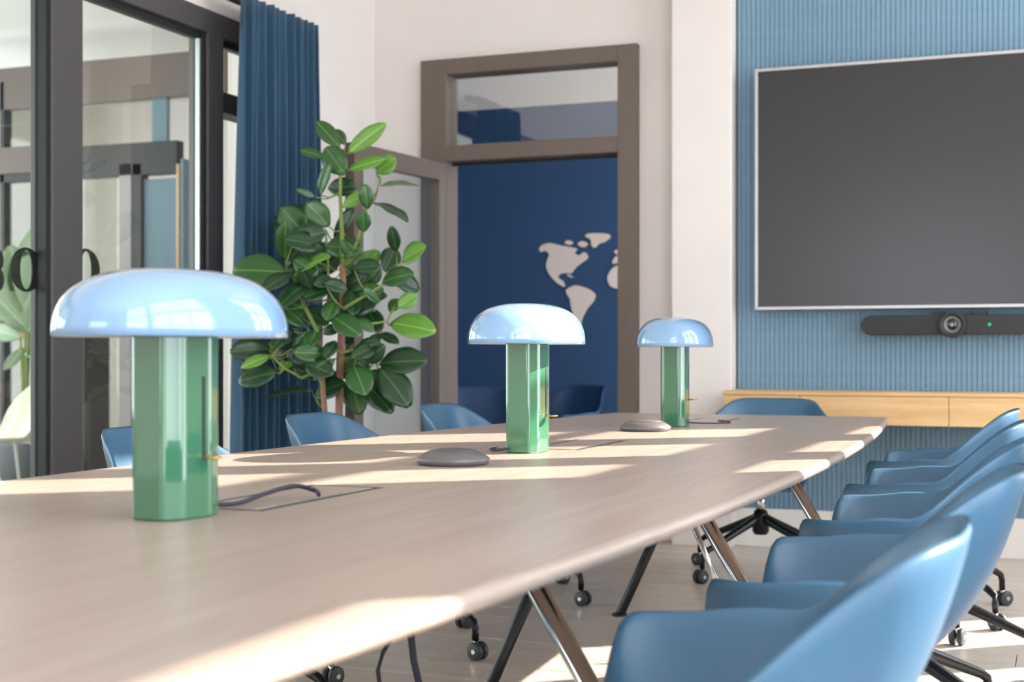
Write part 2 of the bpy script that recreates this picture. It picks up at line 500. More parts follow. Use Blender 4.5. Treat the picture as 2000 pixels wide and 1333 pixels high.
# serif zeros built as tapered rings
def zero(px, py):
    p = at_x(px, py, XL - 0.048) - gz.location
    bm = bmesh.new(); n = 40
    L = []
    for (sx, sz, off) in ((0.090, 0.088, 0.0), (0.035, 0.078, 0.0)):
        L.append([(math.cos(2 * PI * k / n) * sx, math.sin(2 * PI * k / n) * sz) for k in range(n)])
    for k in range(n):
        a, b = L[0][k], L[0][(k + 1) % n]; c, d = L[1][(k + 1) % n], L[1][k]
        vs_ = []
        for xx in (0.0015, -0.0015):
            vs_.append([bm.verts.new((xx, q[0], q[1])) for q in (a, b, c, d)])
        bm.faces.new(vs_[0]); bm.faces.new(vs_[1][::-1])
        for i in range(4): bm.faces.new((vs_[0][i], vs_[0][(i + 1) % 4], vs_[1][(i + 1) % 4], vs_[1][i]))
    obj('digit', bm, 'decal', gz, loc=p)
zero(51, 527); zero(168, 527)

# curtain: pleated sheet hung from a track
ct = tag(empty('curtain', (XL + 0.20, 6.05, 0)), 'deep blue pleated curtain hanging beside the glazed partition', 'curtain')
bm = bmesh.new()
ny, nz = 220, 26
grid = []
for j in range(nz + 1):
    v = j / nz; z = 0.02 + (2.69 - 0.02) * v
    r_ = []
    for i in range(ny + 1):
        u = i / ny
        spread = 1.0 + 0.10 * (1 - v)
        yy = -0.36 + 0.72 * u
        yy = yy * spread - 0.03 * (1 - v)
        ph = 2 * PI * 11.5 * u + 1.1 * math.sin(5.3 * u + 0.8 * v) + 0.5 * math.sin(3 * v + 9 * u)
        amp = 0.012 + 0.034 * (1 - v) ** 0.7 + 0.006 * math.sin(23 * u)
        fold = math.sin(ph); fold = math.copysign(abs(fold) ** 0.75, fold)
        r_.append(bm.verts.new((fold * amp + 0.007 * math.sin(2 * PI * 19 * u + 2 * v), yy + 0.010 * math.cos(ph), z)))
    grid.append(r_)
for j in range(nz):
    for i in range(ny):
        f = bm.faces.new((grid[j][i], grid[j][i + 1], grid[j + 1][i + 1], grid[j + 1][i])); f.smooth = True
co = obj('fabric', bm, 'curtain', ct)
sm_ = co.modifiers.new('s', 'SOLIDIFY'); sm_.thickness = 0.004; baked(co)
bxo('track', -0.10, -0.045, -0.42, 0.36, 2.67, 2.70, 'grey_frame', ct, 0.003)

# ------------------------------------------------------------------ space beyond the partition
structure(bxo('ceiling_hall', -10.5, XL - 0.16, -4, 14.4, 3.75, 3.87, 'ceil'))
structure(bxo('wall_hall_end', -10.5, -4.80, 13.0, 13.15, 0, 3.75, 'wall'))
structure(bxo('wall_hall_divider', -4.80, -4.782, YB, 13.0, 0, 3.75, 'wall'))
bm = bmesh.new()
box(bm, -10.5, -10.35, -4.0, 13.0, 0, 0.5); box(bm, -10.5, -10.35, -4.0, 13.0, 3.3, 3.75)
for k in range(8): box(bm, -10.5, -10.35, -4.0 + k * 1.95, -3.6 + k * 1.95, 0.5, 3.3)
box(bm, -10.5, -10.35, 11.2, 13.0, 0.5, 3.3)
structure(obj('wall_hall_far', bm, 'wall'))
bm = bmesh.new()
box(bm, -10.35, XL - 0.16, -4.15, -4.0, 0, 0.3); box(bm, -10.35, XL - 0.16, -4.15, -4.0, 3.4, 3.75)
for k in range(4): box(bm, -10.35 + k * 2.06, -10.15 + k * 2.06, -4.15, -4.0, 0.3, 3.4)
structure(obj('wall_hall_front', bm, 'wall'))
HY = 9.7
bs = structure(empty('window_8', (-7.5, HY, 0)), 'taupe framed glass screen in the hall beyond')
def hb(name, px0, px1, py0, py1, m, d0=0.0, d1=0.1):
    a = at_y(px0, py0, HY); b = at_y(px1, py1, HY)
    pz = sorted((a.z, b.z))
    return bxo(name, a.x + 7.5, b.x + 7.5, d0, d1, max(0, pz[0]), pz[1], m, bs, 0.004)
hb('head_rail', -150, 440, 148, 180, 'taupe')
hb('mid_rail', -150, 345, 306, 338, 'darkframe')
hb('mid_rail', -150, 110, 300, 335, 'taupe', -0.03, 0.0)
hb('post', 232, 256, 320, 1150, 'hallpost')
hb('post', 258, 276, 320, 1150, 'darkframe')
hb('panel', 276, 343, 350, 1150, 'bluegrey', 0.03, 0.07)
hb('panel', 292, 322, 170, 290, 'bluegrey', 0.03, 0.07)
hb('post', 344, 349, 320, 1150, 'oak')
hb('post', 352, 358, 310, 1150, 'bluegrey')
hb('post', 0, 8, 160, 1150, 'darkframe')
hb('pane', 8, 232, 180, 1150, 'glass', 0.04, 0.05)
# wall-hung wood ledge and shelving
a = at_y(-40, 640, HY - 0.3); b = at_y(92, 660, HY - 0.3)
tag(bxo('wall_shelf', a.x, b.x, HY - 0.35, HY - 0.02, b.z, a.z, 'shelfwood', None, 0.004), 'brown wooden ledge on the glass screen seen through the left pane', 'shelf')
sh = tag(empty('shelf_rack', at_y(168, 1000, 8.9).xy.to_3d()), 'dark metal shelf rack seen through the glass right of the post', 'shelf')
for sx in (-0.09, 0.09):
    bxo('upright', sx - 0.012, sx + 0.012, -0.15, 0.15, 0, 1.15, 'darkframe', sh)
for zz in (0.12, 0.42, 0.74, 1.1):
    bxo('shelf_board', -0.078, 0.078, -0.15, 0.15, zz, zz + 0.025, 'darkframe', sh)

# ------------------------------------------------------------------ plants
def leaf_mesh(name, m, wf, cup=0.12, bend=0.18, n=10):
    """leaf along +Y, unit length, thin, folded along its midrib"""
    bm = bmesh.new()
    rows_ = []
    for i in range(n + 1):
        t = i / n
        wd = wf * 0.5 * (math.sin(PI * min(1, t ** 1.12 * 0.975 + 0.012)) ** 0.6)
        z = -bend * t * t
        r_ = []
        for k in (-1, -0.5, 0, 0.5, 1):
            r_.append(bm.verts.new((wd * k, t, z + cup * wd * abs(k) * 1.4 + 0.012 * math.sin(t * 14 + k * 2) * abs(k))))
        rows_.append(r_)
    for a_, b_ in zip(rows_, rows_[1:]):
        for k in range(4):
            f = bm.faces.new((a_[k], a_[k + 1], b_[k + 1], b_[k])); f.smooth = True
    o = obj(name, bm, m)
    s = o.modifiers.new('s', 'SOLIDIFY'); s.thickness = 0.006; baked(o)
    me = o.data; bpy.data.objects.remove(o)
    return me

LM = {}
def leafm(tone, wq):
    k = (tone, wq)
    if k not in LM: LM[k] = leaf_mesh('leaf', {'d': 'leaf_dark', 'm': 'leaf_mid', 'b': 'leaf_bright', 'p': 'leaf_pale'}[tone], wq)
    return LM[k]

def place_leaf(base, tip, wf, tone, parent, facing=None):
    L = (tip - base).length
    d = (tip - base).normalized()
    f = facing or (Vector((0, 0, CAMZ)) + Vector((random.uniform(-3, 3), random.uniform(-2, 2), random.uniform(1.0, 4.5))) - base).normalized()
    z = (f - d * f.dot(d)).normalized()
    x = d.cross(z).normalized()
    wq = round(max(0.35, min(0.85, wf)) * 8) / 8
    o = bpy.data.objects.new('leaf', leafm(tone, wq)); C.objects.link(o)
    R = Matrix((x, d, z)).transposed().to_4x4()
    R = R @ Matrix.Diagonal((L, L, L, 1))
    o.matrix_world = Matrix.Translation(base - parent.location) @ R
    o.parent = parent
    return o

def z3(p, Z): return at(430 + p[0] * 0.4801, 220 + p[1] * 0.4801, Z)
LEAVES = [
 (520,165,650,55,.32,'b'),(485,140,400,40,.34,'m'),(510,130,468,72,.5,'m'),(510,250,430,150,.55,'m'),(430,185,335,148,.3,'m'),
 (520,235,650,183,.32,'b'),(638,245,700,188,.8,'b'),(655,300,790,275,.2,'m'),(440,308,535,298,.5,'d'),(405,335,430,220,.3,'m'),
 (388,345,325,315,.3,'d'),(500,385,582,328,.35,'b'),(600,392,590,305,.5,'m'),(620,365,755,410,.2,'d'),(442,462,368,378,.6,'m'),
 (585,485,580,412,.6,'m'),(465,520,532,400,.3,'d'),(402,480,232,425,.62,'d'),(265,602,265,468,.34,'m'),(290,520,402,488,.45,'d'),
 (412,548,288,508,.45,'d'),(430,545,552,545,.5,'m'),(265,652,62,628,.42,'m'),(290,655,185,702,.4,'d'),(300,662,412,572,.24,'b'),
 (380,652,472,588,.55,'d'),(508,642,604,545,.26,'b'),(560,662,632,568,.5,'b'),(580,702,642,638,.6,'m'),(668,645,712,555,.55,'d'),
 (716,565,700,480,.34,'d'),(742,606,814,542,.7,'b'),(690,665,806,708,.42,'d'),(660,690,762,650,.42,'m'),(690,812,722,760,.6,'m'),
 (724,792,790,745,.55,'b'),(694,858,850,872,.5,'b'),(645,900,718,926,.4,'d'),(355,690,248,762,.48,'d'),(332,792,244,758,.45,'m'),
 (330,800,422,842,.5,'d'),(430,690,502,762,.6,'d'),(442,720,348,742,.5,'d'),(470,760,430,832,.55,'m'),(478,822,622,748,.5,'d'),
 (520,742,645,716,.34,'m'),(460,832,552,884,.5,'m'),(556,762,662,738,.4,'d'),(600,800,642,872,.5,'d'),(588,862,612,792,.5,'b'),
 (350,872,276,796,.55,'m'),(352,890,328,990,.6,'m'),(252,992,214,926,.55,'b'),(202,962,62,966,.42,'d'),(204,990,102,1022,.3,'b'),
 (232,1058,82,1082,.42,'d'),(238,1052,306,986,.28,'b'),(372,1132,202,1130,.2,'m'),(378,1090,442,1006,.26,'b'),(388,1152,482,1098,.55,'d'),
 (462,1010,388,1062,.5,'m'),(488,978,574,1082,.6,'d'),(530,1070,560,1204,.5,'m'),(570,1080,690,1190,.42,'d'),(650,1022,810,998,.5,'d'),
 (650,1040,756,1168,.5,'d'),(600,962,642,908,.45,'m'),(558,962,642,928,.42,'d'),(540,942,500,892,.5,'d'),(372,722,330,648,.5,'d'),
 (420,902,482,868,.5,'d'),(400,882,360,934,.5,'m'),(300,1042,372,1062,.5,'d'),(548,690,600,622,.5,'d'),(610,892,560,830,.5,'d'),
 (420,640,360,600,.5,'d'),(590,1010,650,960,.5,'d'),(330,560,300,620,.5,'d'),(470,930,430,985,.5,'d'),(560,1010,610,1060,.5,'d'),
 (350,500,260,400,.55,'m'),(540,590,500,530,.5,'m'),(455,675,400,690,.5,'d'),(650,770,600,720,.5,'m'),
]
ZP = 6.45
_rl = random.Random(11)
for _i in range(34):
    _x, _y = _rl.uniform(270, 640), _rl.uniform(570, 1060)
    _a = _rl.uniform(0, 2 * PI); _l = _rl.uniform(80, 125)
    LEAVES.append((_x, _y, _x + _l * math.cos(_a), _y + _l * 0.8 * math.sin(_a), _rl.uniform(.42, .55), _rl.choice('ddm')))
pbase = at(665, 800, ZP); pbase.z = 0
plant = tag(empty('potted_rubber_plant', pbase), 'tall bushy green rubber plant with bare brown stems between curtain and open door', 'plant')
def rel(p): return p - plant.location
bm = bmesh.new()
lathe(bm, [(0.15, 0.0), (0.17, 0.02), (0.20, 0.38), (0.205, 0.40), (0.19, 0.40), (0.18, 0.36)], 32)
obj('pot', bm, 'pot', plant)
bm = bmesh.new(); lathe(bm, [(0.181, 0.355), (0.183, 0.365), (0.1, 0.372), (0.02, 0.376)], 24); obj('soil', bm, 'soil', plant)
stems = []
def stem(pts, r0, r1, m, Zs=None):
    P = [rel(z3(p, (Zs or ZP) + random.uniform(-.02, .02))) for p in pts]
    stems.append([q + plant.location for q in P])
    bm_ = bmesh.new()
    tube(bm_, P, [r0 + (r1 - r0) * i / (len(P) - 1) for i in range(len(P))], 8)
    return obj('stem', bm_, m, plant)
q = [Vector((0.0, 0, 0.35))] + [rel(z3(p, ZP)) for p in ((484, 1210), (488, 1000), (500, 800), (498, 620))]
bm = bmesh.new(); tube(bm, q, [.02, .018, .018, .017, .015], 10); obj('trunk', bm, 'bark', plant); stems.append([v + plant.location for v in q])
q = [Vector((-0.08, 0.02, 0.35))] + [rel(z3(p, ZP - 0.04)) for p in ((425, 1210), (412, 1050), (400, 900))]
bm = bmesh.new(); tube(bm, q, [.014, .013, .012, .011], 10); obj('trunk', bm, 'bark', plant); stems.append([v + plant.location for v in q])
stem([(498, 620), (495, 480), (488, 330), (488, 240), (505, 150)], .012, .005, 'twig')
stem([(498, 640), (560, 520), (585, 400), (640, 320), (650, 260)], .008, .004, 'twig')
stem([(500, 800), (600, 740), (680, 690), (720, 640)], .009, .004, 'twig', ZP - .08)
stem([(500, 830), (620, 860), (680, 850), (710, 790)], .008, .004, 'twig', ZP - .1)
stem([(490, 980), (560, 960), (630, 1010)], .008, .004, 'twig', ZP - .12)
stem([(400, 900), (340, 780), (310, 680), (270, 610), (300, 520)], .010, .004, 'twig', ZP - .05)
stem([(412, 1050), (330, 1080), (260, 1040), (210, 990)], .009, .004, 'twig', ZP - .1)
stem([(400, 900), (440, 760), (440, 620), (430, 480)], .008, .004, 'twig', ZP + .05)
stem([(420, 1120), (400, 1080), (430, 1010)], .006, .004, 'twig', ZP - .15)
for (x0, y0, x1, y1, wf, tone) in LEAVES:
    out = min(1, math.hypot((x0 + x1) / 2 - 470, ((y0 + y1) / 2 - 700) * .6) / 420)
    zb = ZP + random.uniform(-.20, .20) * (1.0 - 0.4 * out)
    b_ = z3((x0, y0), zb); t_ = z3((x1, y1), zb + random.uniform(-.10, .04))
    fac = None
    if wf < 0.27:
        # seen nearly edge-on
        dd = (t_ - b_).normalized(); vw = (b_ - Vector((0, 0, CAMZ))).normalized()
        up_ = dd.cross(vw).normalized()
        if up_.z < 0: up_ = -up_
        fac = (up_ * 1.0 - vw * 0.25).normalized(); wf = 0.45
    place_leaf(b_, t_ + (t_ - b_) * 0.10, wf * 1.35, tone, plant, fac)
    best = min(((s - b_).length, i, j) for i, st in enumerate(stems) for j, s in enumerate(st))
    sp_ = stems[best[1]][best[2]]
    if best[1] == 0 and sp_.z < 0.9: sp_ = stems[0][3]
    mid = sp_.lerp(b_, 0.55) + Vector((0, 0, -0.015))
    tw = bmesh.new(); tube(tw, [rel(sp_), rel(mid), rel(b_)], [.0045, .0035, .003], 5); obj('petiole', tw, 'twig', plant)

# pale big-leaved plant in the hall, seen through the left pane
hp = at_y(40, 1000, 8.9); hp.z = 0
hpl = tag(empty('hall_plant', hp), 'pale broad-leaved plant beyond the glass behind the black figures', 'plant')
bm = bmesh.new(); lathe(bm, [(0.14, 0), (0.18, 0.3), (0.185, 0.32), (0.165, 0.32), (0.16, 0.28)], 24); obj('pot', bm, 'pot', hpl)
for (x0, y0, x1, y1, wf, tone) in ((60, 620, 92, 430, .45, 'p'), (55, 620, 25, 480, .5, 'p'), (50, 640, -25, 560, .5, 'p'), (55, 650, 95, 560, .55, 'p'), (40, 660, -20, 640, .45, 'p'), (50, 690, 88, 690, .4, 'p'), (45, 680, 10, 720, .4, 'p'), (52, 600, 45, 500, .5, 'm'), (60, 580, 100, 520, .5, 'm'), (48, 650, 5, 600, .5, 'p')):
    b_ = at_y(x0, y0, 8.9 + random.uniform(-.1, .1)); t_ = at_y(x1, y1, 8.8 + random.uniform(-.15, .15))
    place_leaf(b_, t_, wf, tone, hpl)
    tw = bmesh.new(); tube(tw, [Vector((0, 0, 0.28)), (b_ - hp) * 0.5 + Vector((0.02, 0, 0.1)), b_ - hp], .008, 6); obj('stem', tw, 'twig', hpl)

# ------------------------------------------------------------------ conference table
TX, TZ = -1.335, 0.74
TY0, TY1 = 0.84, 6.19
def hw(y): return 0.768 - 0.150 * ((y - 3.2) / 2.9) ** 2
tb = tag(empty('conference_table', (TX, 3.5, 0)), 'long boat-shaped pale oak meeting table with splayed metal legs', 'table')
def outline(inset, n=40):
    pts = []
    y0, y1 = TY0 + inset, TY1 - inset
    for i in range(n + 1):
        y_ = y0 + (y1 - y0) * i / n; pts.append((hw(y_) - inset, y_ - 3.5))
    for i in range(n + 1):
        y_ = y1 + (y0 - y1) * i / n; pts.append((-(hw(y_) - inset), y_ - 3.5))
    return pts
bm = bmesh.new()
prof = [(0.060, 0.700), (0.012, 0.712), (0.004, 0.716), (0.0, 0.722), (0.0, 0.729), (0.003, 0.735), (0.008, 0.739), (0.013, 0.74)]
loft(bm, [[(p[0], p[1], z) for p in outline(i)] for i, z in prof], True, True, True)
to = obj('tabletop', bm, 'table', tb)
for f in to.data.polygons: f.use_smooth = len(f.vertices) == 4
# power hatches
for (hx, hy) in ((-1.352, 2.303), (-1.352, 3.95), (-1.352, 5.56)):
    X0, X1, Y0, Y1 = hx - 0.082 - TX, hx + 0.082 - TX, hy - 0.228 - 3.5, hy + 0.228 - 3.5
    g = 0.012
    bm = bmesh.new()
    box(bm, X0, X1, Y0, Y0 + g, TZ - 0.01, TZ + 0.0004); box(bm, X0, X1, Y1 - g, Y1, TZ - 0.01, TZ + 0.0004)
    box(bm, X0, X0 + g, Y0 + g, Y1 - g, TZ - 0.01, TZ + 0.0004); box(bm, X1 - g, X1, Y0 + g, Y1 - g, TZ - 0.01, TZ + 0.0004)
    hf = obj('hatch_frame', bm, 'dark_gap', tb)
    bxo('hatch_lid', X0 + g + .001, X1 - g - .012, Y0 + g + .001, Y1 - g - .001, TZ - 0.004, TZ + 0.0006, 'table', tb, 0.0008, 1)
    bxo('hatch_brush', X1 - g - .011, X1 - g - .001, Y0 + .09, Y1 - .12, TZ - 0.004, TZ + 0.0006, 'alu', tb)
# splayed legs under the top
def leg(x_top, x_foot, y_, m, r=0.0215, dy=0.0):
    bm_ = bmesh.new()
    a_ = Vector((x_top - TX, y_ - 3.5, 0.70)); b_ = Vector((x_foot - TX, y_ + dy - 3.5, 0.0))
    tube(bm_, [a_, b_ + (a_ - b_) * 0.02, b_], [r, r * 0.9, r * 0.9], 14)
    o = obj('leg', bm_, m, tb)
    bm_ = bmesh.new(); lathe(bm_, [(0.03, 0), (0.03, 0.006), (0.02, 0.012)], 16, c=(b_.x, b_.y, 0)); obj('foot', bm_, 'black_metal', o)
    return o
for ys in (1.25, 2.57, 3.90, 5.22):
    leg(-1.05, -0.63, ys, 'chrome', dy=0.0)
    leg(-1.30, -1.62 if ys > 3 else -1.9, ys + 0.02, 'black_metal', 0.02)  # shaded tube of the chrome pair, its shade put into the dark colour
    bxo('bracket', -0.45, 0.45, ys - 0.03 - 3.5, ys + 0.05 - 3.5, 0.675, 0.701, 'black_metal', tb, 0.004)
_p, _q = at_y(1355, 1030, 4.3), at_y(1400, 1135, 4.3)
_d = (_q - _p) / (_q.z - _p.z)
bm = bmesh.new(); tube(bm, [_p + _d * (0.69 - _p.z) - tb.location, _p + _d * (0.01 - _p.z) - tb.location], 0.009, 10); obj('brace', bm, 'chrome', tb)
bm = bmesh.new(); tube(bm, [(0.0, -1.9, 0.67), (0.0, 1.7, 0.67)], 0.02, 10); obj('spine_bar', bm, 'black_metal', tb)
# hanging cables
for (px_, pts) in ((0, [(770, 1240), (748, 1275), (738, 1310), (742, 1345)]), (1, [(802, 1235), (808, 1290), (818, 1335), (822, 1380)])):
    P = [at(a_, b_, 3.0) - tb.location for a_, b_ in pts]
    P = [Vector((P[0].x, P[0].y, 0.69))] + P + [Vector((P[-1].x + 0.02, P[-1].y, 0.02)), Vector((P[-1].x + 0.1, P[-1].y + 0.05, 0.012))]
    bm = bmesh.new(); tube(bm, P, 0.005 if px_ == 0 else 0.008, 8); obj('power_cable', bm, 'cord', tb)

# ------------------------------------------------------------------ table lamps
def octa(a, b, cxx, cyy, n_arc=10, r=0.010):
    """elongated octagon a x b half extents with softly rounded vertical creases"""
    base = [(a, -b + cyy), (a, b - cyy), (a - cxx, b), (-a + cxx, b), (-a, b - cyy), (-a, -b + cyy), (-a + cxx, -b), (a - cxx, -b)]
    out = []
    n = len(base)
    for i in range(n):
        p = Vector(base[i]); a_ = Vector(base[i - 1]); b_ = Vector(base[(i + 1) % n])
        e1 = (a_ - p).normalized(); e2 = (b_ - p).normalized()
        k = min(r, (a_ - p).length * .4, (b_ - p).length * .4)
        s, e = p + e1 * k, p + e2 * k
        for j in range(n_arc):
            t = j / (n_arc - 1)
            q_ = (1 - t) ** 2 * s + 2 * t * (1 - t) * p + t * t * e
            out.append((q_.x, q_.y))
    return out

def make_lamp():
    root = empty('table_lamp')
    o8 = octa(0.0475, 0.066, 0.014, 0.036)
    bm_ = bmesh.new()
    loft(bm_, [[(p[0] * s, p[1] * s, z) for p in o8] for s, z in ((0.97, 0.0), (1.0, 0.003), (1.0, 0.30), (0.9, 0.312))], True, True, True)
    ste = obj('stem', bm_, 'green', root)
    for f in ste.data.polygons: f.use_smooth = False
    # slider slot, brass tab
    sy = 0.014
    bxo('slot', 0.0460, 0.0479, sy - 0.0035, sy + 0.0035, 0.098, 0.228, 'dark_gap', root)
    bm_ = bmesh.new()
    tube(bm_, [(0.045, sy, 0.098), (0.058, sy, 0.098)], 0.0035, 8)
    lathe(bm_, [(0.012, -0.002), (0.014, -0.001), (0.014, 0.001), (0.012, 0.002)], 20, c=(0.068, sy, 0.098))
    obj('slider_knob', bm_, 'brass', root, True)
    # shade: domed oval, open underneath, with thickness
    A, B, z0, H = 0.133, 0.221, 0.292, 0.110
    n = 72
    def ring(s, z, e=2.2):
        out = []
        for k in range(n):
            t = 2 * PI * k / n
            c_, s_ = math.cos(t), math.sin(t)
            out.append((A * s * math.copysign(abs(c_) ** (2 / e), c_), B * s * math.copysign(abs(s_) ** (2 / e), s_), z))
        return out
    outer = []
    m_ = 18
    for i in range(m_ + 1):
        th = PI / 2 * i / m_
        s = 0.03 + 0.97 * math.cos(th) ** (2 / 2.75) if i < m_ else 0.03
        z = z0 + H * math.sin(th) ** (2 / 2.45)
        outer.append((s, z))
    bm_ = bmesh.new()
    L_ = [ring(1.0 - 0.012, z0 - 0.0005)] + [ring(s, z) for s, z in outer]
    loft(bm_, L_, False, True)
    shd = obj('shade', bm_, 'shade', root, True)
    bm_ = bmesh.new()
    L_ = [ring(s * 0.965, z0 + (z - z0) * 0.95) for s, z in outer]
    L_ = [ring(0.988, z0 - 0.0005)] + L_
    loft(bm_, L_, False, True)
    obj('lining', bm_, 'shade_in', shd, True)
    return root

lamp0 = make_lamp()
lamps = [((-1.355, 1.95), -10, 'large in view: pale blue domed lamp on a green stem, nearest the camera at the left'),
         ((-1.372, 3.60), -5.5, 'pale blue domed lamp on a green stem, middle one, sunlit in front of the doorway'),
         ((-1.360, 5.09), 2, 'pale blue domed lamp on a green stem, farthest and smallest, before the white column')]
lamps[0] = (lamps[0][0], lamps[0][1], 'pale blue domed lamp on a green stem, nearest and largest, before the dark post')
lo = []
for i, (p, a_, lab) in enumerate(lamps):
    o = lamp0 if i == 0 else copy_tree(lamp0)
    lo.append(o)
    o.location = (p[0], p[1], TZ + 0.0008); o.rotation_euler = (0, 0, math.radians(a_))
    tag(o, lab, 'lamp', 'green table lamps on the meeting table')
bpy.context.view_layer.update()
def cord_for(o, pts, r=0.003):
    inv_ = (Matrix.Translation(o.location) @ o.rotation_euler.to_matrix().to_4x4()).inverted()
    P = [inv_ @ Vector(p) for p in pts]
    # smooth by Catmull-Rom
    Q = []
    for i in range(len(P) - 1):
        p0, p1, p2, p3 = P[max(0, i - 1)], P[i], P[i + 1], P[min(len(P) - 1, i + 2)]
        for k in range(6):
            t = k / 6
            Q.append(0.5 * ((2 * p1) + (-p0 + p2) * t + (2 * p0 - 5 * p1 + 4 * p2 - p3) * t * t + (-p0 + 3 * p1 - 3 * p2 + p3) * t ** 3))
    Q.append(P[-1])
    bm_ = bmesh.new(); tube(bm_, Q, r, 8); obj('cord', bm_, 'cord', o)
z_ = TZ + 0.008
cord_for(lo[0], [(-1.345, 2.02, z_ + .006), (-1.335, 2.10, z_), (-1.350, 2.22, z_ + .006), (-1.335, 2.29, z_ + .014), (-1.295, 2.30, z_ + .006), (-1.279, 2.285, TZ + .008)], 0.0042)
cord_for(lo[1], [(-1.40, 3.53, z_ + .004), (-1.435, 3.52, z_), (-1.47, 3.58, z_), (-1.45, 3.72, z_), (-1.43, 3.75, TZ + .008)])
cord_for(lo[2], [(-1.34, 5.16, z_ + .004), (-1.27, 5.19, z_), (-1.20, 5.26, z_), (-1.23, 5.38, z_), (-1.277, 5.42, TZ + .008)])

# conference microphone pucks
def puck(loc, lab):
    r = tag(empty('conference_microphone', loc), lab, 'microphone', 'microphone pucks on the table')
    bm_ = bmesh.new(); lathe(bm_, [(0.080, 0), (0.086, 0.004), (0.089, 0.0135), (0.087, 0.0165), (0.072, 0.0265), (0.060, 0.0325)], 48); obj('body', bm_, 'puck', r)
    bm_ = bmesh.new(); lathe(bm_, [(0.060, 0.032), (0.050, 0.0355), (0.03, 0.0385), (0.004, 0.0395)], 40); obj('top_disc', bm_, 'puck_top', r)
puck((-1.385, 3.13, TZ), 'grey disc-shaped conference microphone in front of the middle lamp')
puck((-1.375, 4.75, TZ), 'grey disc-shaped conference microphone beside the farthest lamp')

# ------------------------------------------------------------------ screen, conference bar, sideboard
sx0 = at_y(1474, 400, YB - 0.16).x; SY = YB - 0.16
zt = at_y(1474, 135, SY).z; zbm = at_y(1474, 606, SY).z
SW = (zt - zbm) * 16 / 9
tv = tag(empty('wall_screen', (sx0, SY, zbm)), 'large black wall-mounted screen with thin silver bezel on the blue wall', 'screen')
H_ = zt - zbm; bz = 0.016
bxo('bezel', 0, SW, 0.0, 0.05, 0, bz, 'silver', tv, 0.002)
bxo('bezel', 0, SW, 0.0, 0.05, H_ - bz, H_, 'silver', tv, 0.002)
bxo('bezel', 0, bz, 0.0, 0.05, bz, H_ - bz, 'silver', tv, 0.002)
bxo('bezel', SW - bz, SW, 0.0, 0.05, bz, H_ - bz, 'silver', tv, 0.002)
bxo('display', bz, SW - bz, 0.006, 0.03, bz, H_ - bz, 'screen', tv)
bxo('rear_housing', 0.03, SW - 0.03, 0.03, 0.098, 0.02, H_ - 0.02, 'bar', tv, 0.004)
# conference bar
BY = YB - 0.19
c0 = at_y(1681, 636, BY); c1 = at_y(1860, 634, BY)
bh = (at_y(1860, 617, BY).z - at_y(1860, 656, BY).z) / 2
wl = (c1.x - c0.x) + 0.54
cb = tag(empty('conference_bar', (c0.x, BY, c0.z)), 'black rounded video conference bar with round camera under the wall screen', 'camera')
bm = bmesh.new()
n = 14; prof_ = []
for k in range(n + 1): t = PI / 2 + PI * k / n; prof_.append((bh + bh * math.cos(t), bh * math.sin(t)))
for k in range(n + 1): t = -PI / 2 + PI * k / n; prof_.append((wl - bh + bh * math.cos(t), bh * math.sin(t)))
loft(bm, [[(p[0], yv, p[1] * s) for p in prof_] for yv, s in ((0.0, 0.94), (0.004, 1.0), (0.075, 1.0), (0.08, 0.95))], True, True, False)
obj('body', bm, 'bar', cb)
cxl = c1.x - c0.x
def ydisc(name, r, y0_, y1_, m, x_, z_v=0, ri=0.0, parent=cb):
    bm_ = bmesh.new()
    n_ = 32
    if ri:
        lo_ = [(r, y1_), (r, y0_ + .003), (r - .003, y0_), (ri, y0_ + .002), (ri, y1_)]
    else:
        lo_ = [(r, y1_), (r, y0_ + .001), (r * .92, y0_), (r * .3, y0_ - .002)]
    loft(bm_, [[(x_ + rr * math.cos(2 * PI * k / n_), yy_, z_v + rr * math.sin(2 * PI * k / n_)) for k in range(n_)] for rr, yy_ in lo_], not ri, not ri)
    return obj(name, bm_, m, parent)
ydisc('camera_ring', 0.064, -0.03, 0.03, 'bar', cxl, 0, 0.045)
ydisc('lens_barrel', 0.045, -0.022, 0.03, 'puck', cxl, 0, 0.026)
ydisc('lens', 0.027, -0.012, 0.03, 'lens', cxl)
ydisc('status_light', 0.009, -0.0015, 0.01, 'green_led', at_y(1932, 634, BY).x - c0.x)
bxo('bracket', cxl - 0.10, cxl - 0.045, 0.02, 0.1, bh - 0.01, bh + 0.018, 'bar', cb)
bxo('bracket', cxl + 0.09, cxl + 0.16, 0.02, 0.1, bh - 0.01, bh + 0.018, 'bar', cb)
# floating sideboard
SBY = YB - 0.42
q0 = at_y(1412, 764, SBY); q1 = at_y(1412, 826, SBY)
sb = tag(empty('floating_sideboard', (q0.x, SBY, q1.z)), 'low honey oak wall-hung sideboard under the screen', 'sideboard')
hh = q0.z - q1.z
bxo('carcass', 0, XR - 0.1 - q0.x, 0.018, 0.35, 0, hh - 0.02, 'oak', sb)
bxo('top_board', -0.004, XR - 0.1 - q0.x, -0.004, 0.35, hh - 0.018, hh, 'oak', sb, 0.002)
xs = [0.0] + [at_y(p, 800, SBY).x - q0.x for p in (1562, 1853)]
stp = xs[2] - xs[1]
while xs[-1] + stp < XR - 0.1 - q0.x: xs.append(xs[-1] + stp)
for a_, b_ in zip(xs, xs[1:]):
    bxo('drawer_front', a_ + 0.0015, b_ - 0.0015, 0.0, 0.018, 0.0, hh - 0.020, 'oak', sb, 0.0015)

